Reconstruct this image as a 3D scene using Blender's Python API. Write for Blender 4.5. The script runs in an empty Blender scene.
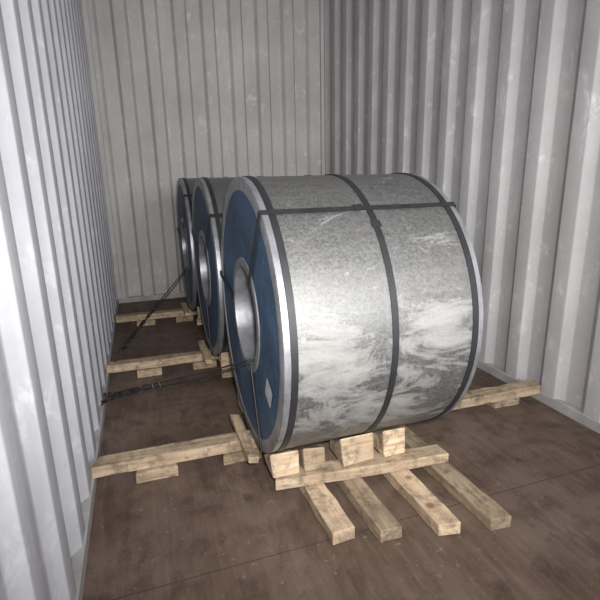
import bpy, bmesh, math, random
import numpy as np
from mathutils import Matrix, Vector
random.seed(7)
S = bpy.context.scene
COL = S.collection
try:
    S.view_settings.view_transform = 'Standard'
except Exception:
    pass

# ------------------------------------------------------------------ camera
p = [0.2921, 5.1861, 1.264, 0.3233, 0.257, -0.021, 471.5986]
yaw, pitch, roll = p[3:6]
F = Vector((math.sin(yaw)*math.cos(pitch), math.cos(yaw)*math.cos(pitch), -math.sin(pitch)))
r0 = Vector((math.cos(yaw), -math.sin(yaw), 0)); u0 = r0.cross(F)
rr = r0*math.cos(roll)+u0*math.sin(roll); uu = -r0*math.sin(roll)+u0*math.cos(roll)
C = Vector((p[0], -p[1], p[2]))
cd = bpy.data.cameras.new('camera'); cam = bpy.data.objects.new('camera', cd); COL.objects.link(cam)
m = Matrix.Identity(4)
for i in range(3):
    m[i][0] = rr[i]; m[i][1] = uu[i]; m[i][2] = -F[i]; m[i][3] = C[i]
cam.matrix_world = m
cd.sensor_width = 36; cd.lens = p[6]/600*36; cd.clip_start = 0.02
S.camera = cam

# ------------------------------------------------------------------ material helpers
class M:
    def __init__(s, name):
        s.m = bpy.data.materials.new(name); s.m.use_nodes = True
        s.nt = s.m.node_tree; s.b = s.nt.nodes['Principled BSDF']
        s.tc = s.nt.nodes.new('ShaderNodeTexCoord')
    def n(s, t, **k):
        nd = s.nt.nodes.new(t)
        for a, v in k.items(): setattr(nd, a, v)
        return nd
    def l(s, a, b): s.nt.links.new(a, b)
    def mapping(s, scale=(1, 1, 1), src='Object', rnd=False, loc=(0, 0, 0)):
        mp = s.n('ShaderNodeMapping'); mp.inputs['Scale'].default_value = scale; mp.inputs['Location'].default_value = loc
        s.l(s.tc.outputs[src], mp.inputs['Vector'])
        if rnd:
            oi = s.n('ShaderNodeObjectInfo'); mu = s.n('ShaderNodeMath', operation='MULTIPLY'); mu.inputs[1].default_value = 37.
            s.l(oi.outputs['Random'], mu.inputs[0]); cb = s.n('ShaderNodeCombineXYZ')
            for i in range(3): s.l(mu.outputs[0], cb.inputs[i])
            s.l(cb.outputs[0], mp.inputs['Location'])
        return mp.outputs[0]
    def noise(s, vec, scale, detail=4, rough=.55, dist=0):
        nd = s.n('ShaderNodeTexNoise'); nd.inputs['Scale'].default_value = scale
        nd.inputs['Detail'].default_value = detail; nd.inputs['Roughness'].default_value = rough
        nd.inputs['Distortion'].default_value = dist
        s.l(vec, nd.inputs['Vector']); return nd.outputs['Fac']
    def math(s, op, a, b):
        nd = s.n('ShaderNodeMath', operation=op)
        for i, v in enumerate((a, b)):
            if hasattr(v, 'links'): s.l(v, nd.inputs[i])
            else: nd.inputs[i].default_value = v
        return nd.outputs[0]
    def blob(s, c, r, scale=(1, 1, 1)):
        """soft 0..1 zone around object-space point c"""
        sub = s.n('ShaderNodeVectorMath', operation='SUBTRACT'); s.l(s.tc.outputs['Object'], sub.inputs[0]); sub.inputs[1].default_value = c
        mul = s.n('ShaderNodeVectorMath', operation='MULTIPLY'); s.l(sub.outputs[0], mul.inputs[0]); mul.inputs[1].default_value = scale
        ln = s.n('ShaderNodeVectorMath', operation='LENGTH'); s.l(mul.outputs[0], ln.inputs[0])
        mr = s.n('ShaderNodeMapRange', interpolation_type='SMOOTHSTEP'); mr.inputs['From Min'].default_value = 0; mr.inputs['From Max'].default_value = r
        mr.inputs['To Min'].default_value = 1; mr.inputs['To Max'].default_value = 0; s.l(ln.outputs['Value'], mr.inputs['Value']); return mr.outputs[0]
    def ramp(s, fac, stops):
        nd = s.n('ShaderNodeValToRGB'); e = nd.color_ramp.elements
        while len(e) < len(stops): e.new(.5)
        for i, (pos, c) in enumerate(stops):
            e[i].position = pos
            e[i].color = (c, c, c, 1) if isinstance(c, (int, float)) else (*c, 1)
        s.l(fac, nd.inputs['Fac']); return nd.outputs['Color']
    def mix(s, fac, a, b, mode='MIX'):
        nd = s.n('ShaderNodeMix', data_type='RGBA', blend_type=mode)
        for sock, v in ((nd.inputs[0], fac), (nd.inputs[6], a), (nd.inputs[7], b)):
            if hasattr(v, 'is_linked') or hasattr(v, 'links'): s.l(v, sock)
            else: sock.default_value = v if isinstance(v, (int, float)) else (*v, 1)
        return nd.outputs[2]
    def bump(s, h, strength=.3, dist=.01):
        nd = s.n('ShaderNodeBump'); nd.inputs['Strength'].default_value = strength
        nd.inputs['Distance'].default_value = dist; s.l(h, nd.inputs['Height']); s.l(nd.outputs[0], s.b.inputs['Normal'])
    def set(s, **k):
        for a, v in k.items():
            i = s.b.inputs[a]
            if hasattr(v, 'links'): s.l(v, i)
            else: i.default_value = v if isinstance(v, (int, float)) else (*v, 1)

def mat_wall(name, base, dirt, scuff):
    q = M(name); v = q.mapping()
    big = q.noise(v, 1.3, 5, .6)
    c = q.mix(q.ramp(big, [(.35, 0.), (.75, 1.)]), base, dirt)
    st = q.noise(q.mapping((9, 9, .7)), 2.2, 5, .6)
    c = q.mix(q.ramp(st, [(.5, 0.), (.8, .55)]), c, dirt)
    sc = q.noise(q.mapping((3, 3, 2)), 3.5, 8, .72, .4)
    c = q.mix(q.ramp(sc, [(.56, 0.), (.66, .7)]), c, scuff)
    ru = q.noise(v, 14, 8, .7)
    c = q.mix(q.ramp(ru, [(.64, 0.), (.74, .5)]), c, (.22, .19, .165))
    sp = q.noise(v, 30, 5, .7)
    c = q.mix(q.ramp(sp, [(.3, .35), (.5, 0.)]), c, dirt)
    q.set(**{'Base Color': c, 'Roughness': .7, 'Specular IOR Level': .15})
    q.bump(q.noise(v, 60, 3), .08, .004)
    return q.m

m_wl = mat_wall('painted_steel_left', (.50, .50, .525), (.36, .36, .385), (.60, .60, .63))
m_wb = mat_wall('painted_steel_back', (.50, .48, .465), (.36, .345, .335), (.60, .585, .57))
m_wr = mat_wall('painted_steel_right', (.485, .47, .47), (.345, .335, .335), (.62, .605, .605))
m_cl = mat_wall('painted_steel_ceiling', (.62, .62, .62), (.54, .54, .54), (.68, .68, .68))

def mat_floor():
    q = M('plywood_floor'); v = q.mapping()
    g = q.noise(q.mapping((12, 1.0, 1)), 3, 6, .65, .3)
    c = q.ramp(g, [(.3, (.088, .057, .042)), (.55, (.12, .080, .060)), (.75, (.155, .107, .082))])
    d = q.noise(v, 2.2, 7, .65)
    c = q.mix(q.ramp(d, [(.42, 0.), (.70, .7)]), c, (.20, .15, .12))
    d2 = q.noise(v, 9, 8, .75)
    c = q.mix(q.ramp(d2, [(.3, .85), (.49, 0.)]), c, (.055, .036, .027))
    d3 = q.noise(q.mapping((5, 1.8, 1)), 1.6, 8, .75, .5)
    c = q.mix(q.ramp(d3, [(.54, 0.), (.66, .6)]), c, (.055, .036, .027))
    sp = q.noise(v, 45, 4, .6)
    c = q.mix(q.ramp(sp, [(.64, 0.), (.72, .6)]), c, (.26, .21, .17))
    q.set(**{'Base Color': c, 'Roughness': .6, 'Specular IOR Level': .25})
    q.bump(g, .15, .003)
    return q.m
m_fl = mat_floor()
def plain(name, col, rough=.6, metal=0., var=.25, sc=20):
    q = M(name); nz = q.noise(q.mapping(), sc, 4)
    dark = tuple(x*(1-var) for x in col); lite = tuple(min(1, x*(1+var)) for x in col)
    q.set(**{'Base Color': q.ramp(nz, [(.3, dark), (.7, lite)]), 'Roughness': rough, 'Metallic': metal})
    return q.m
m_gap = plain('dark_joint', (.05, .035, .027), .9)
m_rail = plain('painted_rail', (.36, .35, .34), .7, 0, .25, 6)
m_strap = plain('black_strap', (.016, .016, .018), .5, 0)
m_wire = plain('dark_wire', (.03, .03, .032), .5, .4)
m_label = plain('paper_label', (.42, .43, .45), .7, 0, .15, 60)
m_ink = plain('stencil_ink', (.07, .07, .075), .7)

def mat_wood(name, tint=1.):
    q = M(name); v = q.mapping((1, 1, 1), rnd=True)
    mp = q.n('ShaderNodeMapping'); mp.inputs['Scale'].default_value = (1.6, 22, 22); q.l(v, mp.inputs['Vector'])
    g = q.noise(mp.outputs[0], 2.2, 5, .6, .6)
    T = lambda *c: tuple(x*tint for x in c)
    c = q.ramp(g, [(.3, T(.33, .24, .15)), (.5, T(.52, .395, .265)), (.7, T(.64, .51, .36))])
    b = q.noise(v, 5, 6, .65)
    c = q.mix(q.ramp(b, [(.44, 0.), (.72, .85)]), c, T(.29, .21, .145))
    dt = q.noise(v, 20, 7, .72)
    c = q.mix(q.ramp(dt, [(.50, 0.), (.66, .8)]), c, T(.17, .135, .11))
    vo = q.n('ShaderNodeTexVoronoi'); vo.inputs['Scale'].default_value = 5.5; q.l(v, vo.inputs['Vector'])
    c = q.mix(q.ramp(vo.outputs['Distance'], [(.07, .85), (.13, 0.)]), c, T(.18, .09, .05))
    oi = q.n('ShaderNodeObjectInfo')
    hs = q.n('ShaderNodeHueSaturation'); mr = q.n('ShaderNodeMapRange'); mr.inputs['To Min'].default_value = .76; mr.inputs['To Max'].default_value = 1.12
    q.l(oi.outputs['Random'], mr.inputs['Value']); q.l(mr.outputs[0], hs.inputs['Value']); q.l(c, hs.inputs['Color'])
    q.set(**{'Base Color': hs.outputs[0], 'Roughness': .75, 'Specular IOR Level': .15})
    q.bump(g, .5, .005)
    return q.m
m_wood = mat_wood('pine_wood', 1.)
m_wood2 = mat_wood('pine_wood_weathered', .75)

def mat_galv():
    q = M('galvanized_steel'); v = q.mapping()
    vo = q.n('ShaderNodeTexVoronoi'); vo.inputs['Scale'].default_value = 150
    q.l(v, vo.inputs['Vector'])
    sep = q.n('ShaderNodeSeparateColor'); q.l(vo.outputs['Color'], sep.inputs[0])
    sp = sep.outputs[0]
    c = q.ramp(sp, [(0., (.135, .135, .13)), (1., (.225, .225, .218))])
    b0 = q.noise(q.mapping((1.2, .8, .8)), 1.8, 5, .6)
    c = q.mix(q.ramp(b0, [(.4, 0.), (.7, .4)]), c, (.24, .235, .225))
    sk = q.noise(q.mapping((1, 6, 14)), 3, 4, .6)
    c = q.mix(q.ramp(sk, [(.5, 0.), (.75, .35)]), c, (.29, .29, .28))
    # wet-storage stains: zones on the lower flank, ragged by noise
    za = q.blob((.16, -.57, -.04), .30, (.9, 1, 1.1)); zb_ = q.blob((.57, -.57, 0.), .33, (1, 1, 1.1)); zc = q.blob((.38, -.50, -.27), .42, (.6, 1, 1.7))
    zone = q.math('MAXIMUM', q.math('MAXIMUM', za, zb_), q.math('MULTIPLY', zc, .85))
    s1 = q.noise(q.mapping((.9, 1.2, 2.2), loc=(.9, .3, .7)), 3.6, 13, .78, 1.0)
    val = q.math('ADD', q.math('MULTIPLY', s1, 1.1), q.math('MULTIPLY', zone, .20))
    st = q.ramp(val, [(.63, 0.), (.67, .45), (.80, .85)])
    s2 = q.noise(q.mapping((1, 2, 4), loc=(3, 1, 0)), 4, 8, .70, .3)
    dv = q.math('ADD', q.math('MULTIPLY', s2, .8), q.math('MULTIPLY', zone, .16))
    c = q.mix(q.ramp(dv, [(.50, 0.), (.62, .65)]), c, (.12, .112, .10))
    c = q.mix(q.mix(1., st, (.85, .85, .85), 'MULTIPLY'), c, (.36, .355, .34))
    s3 = q.noise(q.mapping((.6, 1, 1)), 38, 3, .6)
    c = q.mix(q.ramp(s3, [(.66, 0.), (.70, .35)]), c, (.40, .40, .39))
    rg = q.mix(st, q.ramp(sp, [(0., .44), (1., .56)]), (.70, .70, .70))
    mt = q.mix(st, (.75, .75, .75), (.35, .35, .35))
    q.set(**{'Base Color': c, 'Roughness': rg, 'Metallic': mt, 'Specular IOR Level': .3})
    q.bump(vo.outputs['Distance'], .06, .002)
    return q.m
m_galv = mat_galv()
def mat_guard(name='steel_edge_guard', lo=(.22, .225, .235), hi=(.42, .43, .45)):
    q = M(name); v = q.mapping()
    nz = q.noise(v, 12, 6, .6)
    q.set(**{'Base Color': q.ramp(nz, [(.3, lo), (.7, hi)]), 'Metallic': .7, 'Roughness': .45})
    q.bump(q.noise(v, 25, 3), .25, .004)
    return q.m
m_guard = mat_guard()
def mat_blue():
    q = M('blue_wrapping'); v = q.mapping()
    nz = q.noise(v, 4, 6, .65, .3)
    c = q.ramp(nz, [(.3, (.025, .046, .08)), (.55, (.042, .085, .15)), (.75, (.095, .15, .22))])
    f = q.noise(v, 40, 5, .7)
    c = q.mix(q.ramp(f, [(.56, 0.), (.70, .5)]), c, (.22, .27, .32))
    q.set(**{'Base Color': c, 'Roughness': .55, 'Specular IOR Level': .35})
    q.bump(nz, .4, .012)
    return q.m
m_blue = mat_blue()

# ------------------------------------------------------------------ mesh helpers
def obj(name, bm, mat, parent=None, smooth=False):
    me = bpy.data.meshes.new(name); bm.normal_update(); bm.to_mesh(me); bm.free()
    me.materials.append(mat)
    if smooth:
        for f in me.polygons: f.use_smooth = True
    o = bpy.data.objects.new(name, me); COL.objects.link(o)
    if parent: o.parent = parent
    return o
def empty(name, loc=(0, 0, 0)):
    e = bpy.data.objects.new(name, None); e.location = loc; e.empty_display_size = .1; COL.objects.link(e); return e
def bevel(o, w=.004, seg=2):
    b = o.modifiers.new('bevel', 'BEVEL'); b.width = w; b.segments = seg; b.limit_method = 'ANGLE'
def box(name, x0, x1, y0, y1, z0, z1, mat, parent=None, bev=0):
    bm = bmesh.new(); bmesh.ops.create_cube(bm, size=1)
    c = Vector(((x0+x1)/2, (y0+y1)/2, (z0+z1)/2))
    for v in bm.verts: v.co = Vector((v.co.x*(x1-x0), v.co.y*(y1-y0), v.co.z*(z1-z0)))
    o = obj(name, bm, mat, parent); o.location = c-(parent.location if parent else Vector())
    if bev: bevel(o, bev)
    return o
def beam(name, a, b, w, h, mat, parent, warp=.006):
    a, b = Vector(a), Vector(b); L = (b-a).length; ang = math.atan2(b.y-a.y, b.x-a.x)
    tilt = math.asin((b.z-a.z)/L)
    bm = bmesh.new(); n = max(2, int(L/.08))
    rows = []
    for i in range(n+1):
        x = -L/2+L*i/n; sk = random.uniform(-.012, .012) if i in (0, n) else 0
        row = []
        for sy, sz in ((-1, -1), (1, -1), (1, 1), (-1, 1)):
            dy = random.uniform(-warp, warp)*.5; dz = random.uniform(-warp, warp)*.35 if sz > 0 else 0
            row.append(bm.verts.new((x+sk*sy, sy*w/2+dy, sz*(h/2)+dz)))
        rows.append(row)
    for i in range(n):
        for k in range(4):
            bm.faces.new((rows[i][k], rows[i+1][k], rows[i+1][(k+1) % 4], rows[i][(k+1) % 4]))
    bm.faces.new(rows[0]); bm.faces.new(rows[-1][::-1])
    bmesh.ops.recalc_face_normals(bm, faces=bm.faces)
    o = obj(name, bm, mat, parent); o.location = (a+b)/2-parent.location
    o.rotation_euler = (0, -tilt, ang); bevel(o, .004)
    return o

# ------------------------------------------------------------------ room (shipping container)
W, L, H = 2.35, 5.9, 3.06
def corrugated(name, length, height, mat, fn, pitch=.278, depth=.036, fl=.09, sl=.05, edge=.05):
    pts = [(0, 0), (edge, 0)]
    s = edge
    while s+pitch < length-.03:
        out = pitch-fl-2*sl
        pts += [(s+sl, depth), (s+sl+out, depth), (s+2*sl+out, 0), (s+pitch, 0)]
        s += pitch
    pts.append((length, 0))
    bm = bmesh.new(); prev = None
    for s_, d in pts:
        a = bm.verts.new(fn(s_, d, 0)); b = bm.verts.new(fn(s_, d, height))
        if prev: bm.faces.new((prev[0], a, b, prev[1]))
        prev = (a, b)
    o = obj(name, bm, mat)
    bv = o.modifiers.new('bevel', 'BEVEL'); bv.width = .005; bv.segments = 3; bv.limit_method = 'ANGLE'; bv.angle_limit = .3
    for f in o.data.polygons: f.use_smooth = True
    return o
wl = corrugated('wall_left', L, H, m_wl, lambda s, d, z: (-d, -s, z), sl=.04, depth=.036)
wr = corrugated('wall_right', L, H, m_wr, lambda s, d, z: (W+d, -s, z), sl=.045)
wb = corrugated('wall_back', W, H, m_wb, lambda s, d, z: (s, d, z), pitch=.275, depth=.055, fl=.10, sl=.026, edge=.09)
cl = corrugated('ceiling', L, W, m_cl, lambda s, d, z: (z, -s, H+d), pitch=.209, depth=.014, fl=.09, sl=.014)
box('floor', -.06, W+.06, -L, .06, -.03, 0, m_fl)
jn = empty('trim_floor_joints')
for i, y in enumerate((-1.35, -2.6, -3.87, -5.1)):
    box('joint_%d' % i, 0, W, y-.0015, y+.0015, 0, .0005, m_gap, jn)
box('baseboard_left', -.03, .008, -L, 0, 0, .055, m_rail, None, .003)
box('baseboard_right', W-.008, W+.03, -L, 0, 0, .055, m_rail, None, .003)
box('baseboard_back', .008, W-.008, -.008, .03, 0, .055, m_rail, None, .003)
box('trim_1', 0, .05, -.05, 0, .055, H, m_wb, None, .01)
box('trim_2', W-.04, W, -.04, 0, .055, H, m_wb, None, .01)

# ------------------------------------------------------------------ coils
R, WC, ZB = .5774, .7602, .11
HR = .215
def lathe(name, prof, mat, parent, seg=144, a0=0., a1=2*math.pi, smooth=True, wob=0):
    bm = bmesh.new(); full = abs(a1-a0-2*math.pi) < 1e-6
    n = seg if full else seg+1; rings = []
    for i in range(n):
        a = a0+(a1-a0)*i/seg
        k = 1+wob*math.sin(3*a+1)+wob*.6*math.sin(5*a)
        rings.append([bm.verts.new((x, -r*k*math.sin(a), r*k*math.cos(a))) for x, r in prof])
    for i in range(seg):
        A, B = rings[i], rings[(i+1) % n]
        for j in range(len(prof)-1):
            bm.faces.new((A[j], A[j+1], B[j+1], B[j]))
    bmesh.ops.recalc_face_normals(bm, faces=bm.faces)
    o = obj(name, bm, mat, parent, smooth)
    if smooth:
        e = o.modifiers.new('split', 'EDGE_SPLIT'); e.split_angle = math.radians(32)
    return o
def arcstrip(name, x0, x1, r, a0, a1, mat, parent):
    return lathe(name, [(x0, r), (x0, r+.0025), (x1, r+.0025), (x1, r)], mat, parent, seg=24, a0=a0, a1=a1)
def radial(name, a, w, mat, parent, side, r0=HR, r1=R):
    bm = bmesh.new(); x = -.009 if side < 0 else WC+.009
    d = Vector((0, -math.sin(a), math.cos(a))); t = Vector((0, math.cos(a), math.sin(a)))
    vs = []
    for xx in (x, x+side*.003):
        for rr_, s in ((r0, -1), (r1+.003, -1), (r1+.003, 1), (r0, 1)):
            vs.append(bm.verts.new(Vector((xx, 0, 0))+d*rr_+t*s*w/2))
    for f in ((0, 1, 2, 3), (7, 6, 5, 4), (0, 4, 5, 1), (1, 5, 6, 2), (2, 6, 7, 3), (3, 7, 4, 0)):
        bm.faces.new([vs[i] for i in f])
    bmesh.ops.recalc_face_normals(bm, faces=bm.faces)
    return obj(name, bm, mat, parent)
def coil(x, yc, axial=math.radians(38), label=True):
    e = empty('steel_coil', (x, yc, ZB+R))
    lathe('barrel_sheet', [(.004, R-.004), (.008, R), (WC-.008, R), (WC-.004, R-.004)], m_galv, e, wob=.0008)
    lathe('bore', [(0, HR), (WC, HR)], m_guard, e)
    for side, X in ((-1, 0), (1, WC)):
        s = side
        lathe('blue_face', [(X, HR), (X+s*.002, .3), (X+s*.002, R-.05), (X, R-.004)], m_blue, e)
        lathe('outer_edge_guard', [(X+s*.001, R-.052), (X+s*.005, R-.05), (X+s*.005, R-.002), (X+s*.003, R+.002), (X-s*.018, R+.002), (X-s*.019, R)], m_guard, e)
        lathe('inner_edge_guard', [(X+s*.001, HR+.035), (X+s*.006, HR+.032), (X+s*.006, HR-.001), (X-s*.04, HR-.002)], m_guard, e)
        for k, rr_ in enumerate((.31, .36, .42, .47)):
            lathe('layer_ridge_%d' % k, [(X+s*.0018, rr_-.004), (X+s*.0028, rr_), (X+s*.0018, rr_+.004)], m_blue, e, seg=96)
    sw = .012
    for nm, xc in (('strap_edge_near', .032), ('strap_middle', .40), ('strap_edge_far', WC-.030)):
        lathe(nm, [(xc-sw, R+.001), (xc-sw, R+.0045), (xc+sw, R+.0045), (xc+sw, R+.001)], m_strap, e)
    for i in range(3):
        a = axial+i*2*math.pi/3
        hw = sw/R
        arcstrip('axial_strap_%d' % i, -.010, WC+.010, R+.004, a-hw, a+hw, m_strap, e)
        radial('face_strap_l%d' % i, a, sw*2, m_strap, e, -1); radial('face_strap_r%d' % i, a, sw*2, m_strap, e, 1)
    for a, xc in ((axial-.01, .36), (.80, .40)):
        arcstrip('strap_buckle', xc-.018, xc+.018, R+.006, a-.024, a+.024, m_strap, e)
    if label:
        bm = bmesh.new(); a = math.radians(118); d = Vector((0, -math.sin(a), math.cos(a))); t = Vector((0, math.cos(a), math.sin(a)))
        q = [bm.verts.new(Vector((-.0065, 0, 0))+d*r_+t*s_) for r_, s_ in ((.38, -.05), (.46, -.05), (.46, .04), (.38, .04))]
        bm.faces.new(q); obj('paper_label', bm, m_label, e)
        xx = .47
        for k in range(9):
            w_ = random.choice((.006, .012, .016)); a0 = math.radians(20+random.uniform(-.6, .6))
            lathe('stencil_mark_%d' % k, [(xx, R+.0014), (xx+w_, R+.0014)], m_ink, e, seg=4, a0=a0, a1=a0+math.radians(random.choice((3.2, 4.2, 2.2))))
            xx += w_+.007
    return e
XF = .6916
coil(XF, -3.2541)
coil(.675, -2.085, math.radians(50), False)
coil(.66, -.915, math.radians(40), False)

# ------------------------------------------------------------------ timber skids
def wedge(name, x0, x1, yc, ya, yb, za, zb, z0, mat, parent):
    bm = bmesh.new(); j = lambda s=.008: random.uniform(-s, s)
    P = [(ya, z0), (yb, z0), (yb, zb), ((ya+yb)/2, (za+zb)/2-.012), (ya, za)]
    c = Vector(((x0+x1)/2, (ya+yb)/2, z0))
    A = [bm.verts.new(Vector((x0+j(), y+j(), z-abs(j(.006))*(z > z0)))-c) for y, z in P]; B = [bm.verts.new(Vector((x1+j(), y+j(), z-abs(j(.010))*(z > z0)))-c) for y, z in P]
    bm.faces.new(A); bm.faces.new(B[::-1]); n = len(P)
    for i in range(n): bm.faces.new((A[i], B[i], B[(i+1) % n], A[(i+1) % n]))
    bmesh.ops.recalc_face_normals(bm, faces=bm.faces)
    o = obj(name, bm, mat, parent); o.location = c-parent.location; bevel(o, .007)
    return o
def skid(yc, x, front=False):
    e = empty('timber_skid', (0, yc, 0))
    beam('cross_beam', (.012, yc+.03, .078), (W-.012, yc-.02, .078), .085, .052, m_wood2 if front else m_wood, e)
    for i, bx in enumerate((.26, x-.055, 2.12)):
        beam('support_block_%d' % i, (bx-.08, yc+.01, .026), (bx+.08, yc+.01, .026), .10, .05, m_wood2, e)
    xs = (.84, 1.0, 1.21, 1.40)
    for i, bx in enumerate(xs):
        y1 = (-3.90, -3.95, -4.0, -4.04)[i] if front else yc-.5
        beam('floor_runner_%d' % i, (bx-.01, yc+.5, .026), (bx+.03*(front), y1, .026), .085, .05, m_wood2 if i % 2 else m_wood, e)
    for sgn, nm in ((-1, 'front'), (1, 'rear')):
        yb = yc+sgn*.375
        beam(nm+'_board', (x+.02, yb+(.055 if sgn < 0 else 0), .077), (x+.76, yb-(.02 if sgn < 0 else 0), .077), .085, .046, m_wood, e, .006)
        for i, (a, b, o_) in enumerate(((.69, .80, .345), (.825, .92, .35), (.98, 1.13, .375), (1.17, 1.27, .38))):
            f = lambda d: ZB+R-math.sqrt(R*R-d*d)-.004
            wedge('%s_chock_%d' % (nm, i), a, b, yc, yc+sgn*o_, yc+sgn*.22, f(o_)-.004-.006*(i % 2), f(.22)-.002, .103, m_wood if i != 1 else m_wood2, e)
    beam('side_rail', (x-.045, yc-.22, .118), (x-.045, yc+.18, .118), .045, .028, m_wood, e)
    return e
skid(-3.2541, XF, True)
skid(-2.085, .675)
skid(-.915, .66)

# ------------------------------------------------------------------ wire lashings
def tube(name, pts, r, mat, parent):
    cu = bpy.data.curves.new(name, 'CURVE'); cu.dimensions = '3D'; cu.bevel_depth = r; cu.bevel_resolution = 3; cu.use_fill_caps = True
    sp = cu.splines.new('POLY'); sp.points.add(len(pts)-1)
    for q, c in zip(sp.points, pts): q.co = (*(Vector(c)-parent.location), 1)
    cu.materials.append(mat); o = bpy.data.objects.new(name, cu); COL.objects.link(o); o.parent = parent
    return o
def lashing(anchor, eye, inside):
    A, B, I = Vector(anchor), Vector(eye), Vector(inside)
    e = empty('lashing_wire', A)
    d = (B-A).normalized(); up = Vector((0, 0, 1)); s = d.cross(up).normalized(); n = s.cross(d)
    k = A+d*.30
    for j, off in enumerate((-.005, .008)):
        pts = []
        for i in range(21):
            t = i/20; q = k.lerp(B, t)+n*off*(1+math.sin(t*math.pi))-up*.012*math.sin(t*math.pi); pts.append(q)
        pts += [B.lerp(I, t_) for t_ in (.3, .6, 1)]
        tube('wire_strand_%d' % j, pts, .0038, m_wire, e)
    t0, t1 = A+d*.09, A+d*.25
    for o_ in (-.010, .010):
        tube('turnbuckle_rod', [t0+n*o_, t1+n*o_], .0045, m_wire, e)
    tube('turnbuckle_nut', [t0-d*.01, t0+d*.02], .014, m_wire, e); tube('turnbuckle_nut_b', [t1-d*.02, t1+d*.01], .014, m_wire, e)
    tube('screw_a', [A+d*.03, t0+d*.05], .005, m_wire, e); tube('screw_b', [t1-d*.05, k-d*.01], .005, m_wire, e)
    tube('hook', [A+d*.03+n*.018*math.sin(a)-d*.018*math.cos(a)+d*.018 for a in np.linspace(0, 5, 14)], .005, m_wire, e)
    tube('wire_loop', [k+n*.012*math.sin(a)+d*(.02-.03*math.cos(a)) for a in np.linspace(0, 6.28, 18)], .004, m_wire, e)
    tube('wire_clip', [k+d*.07-n*.012, k+d*.07+n*.014], .008, m_wire, e)
    tube('wire_clip_b', [k+d*.12-n*.012, k+d*.12+n*.014], .007, m_wire, e)
    tube('anchor_ring', [A+Vector((.0, .022*math.cos(a), .022*math.sin(a))) for a in np.linspace(0, 6.28, 24)], .005, m_wire, e)
    tube('anchor_staple', [A+Vector((-.02, -.02, -.03)), A+Vector((.008, 0, -.02)), A+Vector((-.02, .02, -.03))], .006, m_wire, e)
lashing((.03, -2.68, .15), (.69, -3.33, .50), (.80, -3.28, .475))
lashing((.10, -1.55, .05), (.66, -.98, .50), (.78, -.95, .478))

# ------------------------------------------------------------------ light
fl = bpy.data.lights.new('camera_flash', 'SPOT'); fl.energy = 200; fl.spot_size = math.radians(110); fl.spot_blend = 1; fl.shadow_soft_size = .04; fl.color = (1, .975, .955)
fo = bpy.data.objects.new('camera_flash', fl); COL.objects.link(fo); fo.location = C+rr*.06+uu*.08
fo.rotation_euler = (F+rr*.04+uu*.08).to_track_quat('-Z', 'Y').to_euler()
def area(name, loc, target, sx, sy, power, col, spread=180):
    ld = bpy.data.lights.new(name, 'AREA'); ld.shape = 'RECTANGLE'; ld.size = sx; ld.size_y = sy; ld.energy = power; ld.color = col; ld.spread = math.radians(spread)
    o = bpy.data.objects.new(name, ld); COL.objects.link(o); o.location = loc
    o.rotation_euler = (Vector(target)-Vector(loc)).to_track_quat('-Z', 'Y').to_euler(); return o
area('doorway_daylight', (W/2, -L-.1, 1.7), (W/2, 0, 1.2), 2.2, 2.2, 46, (.98, .985, 1), 95)
w = bpy.data.worlds.new('overcast'); S.world = w; w.use_nodes = True
bg = w.node_tree.nodes['Background']; bg.inputs[0].default_value = (.9, .94, 1, 1); bg.inputs[1].default_value = .27
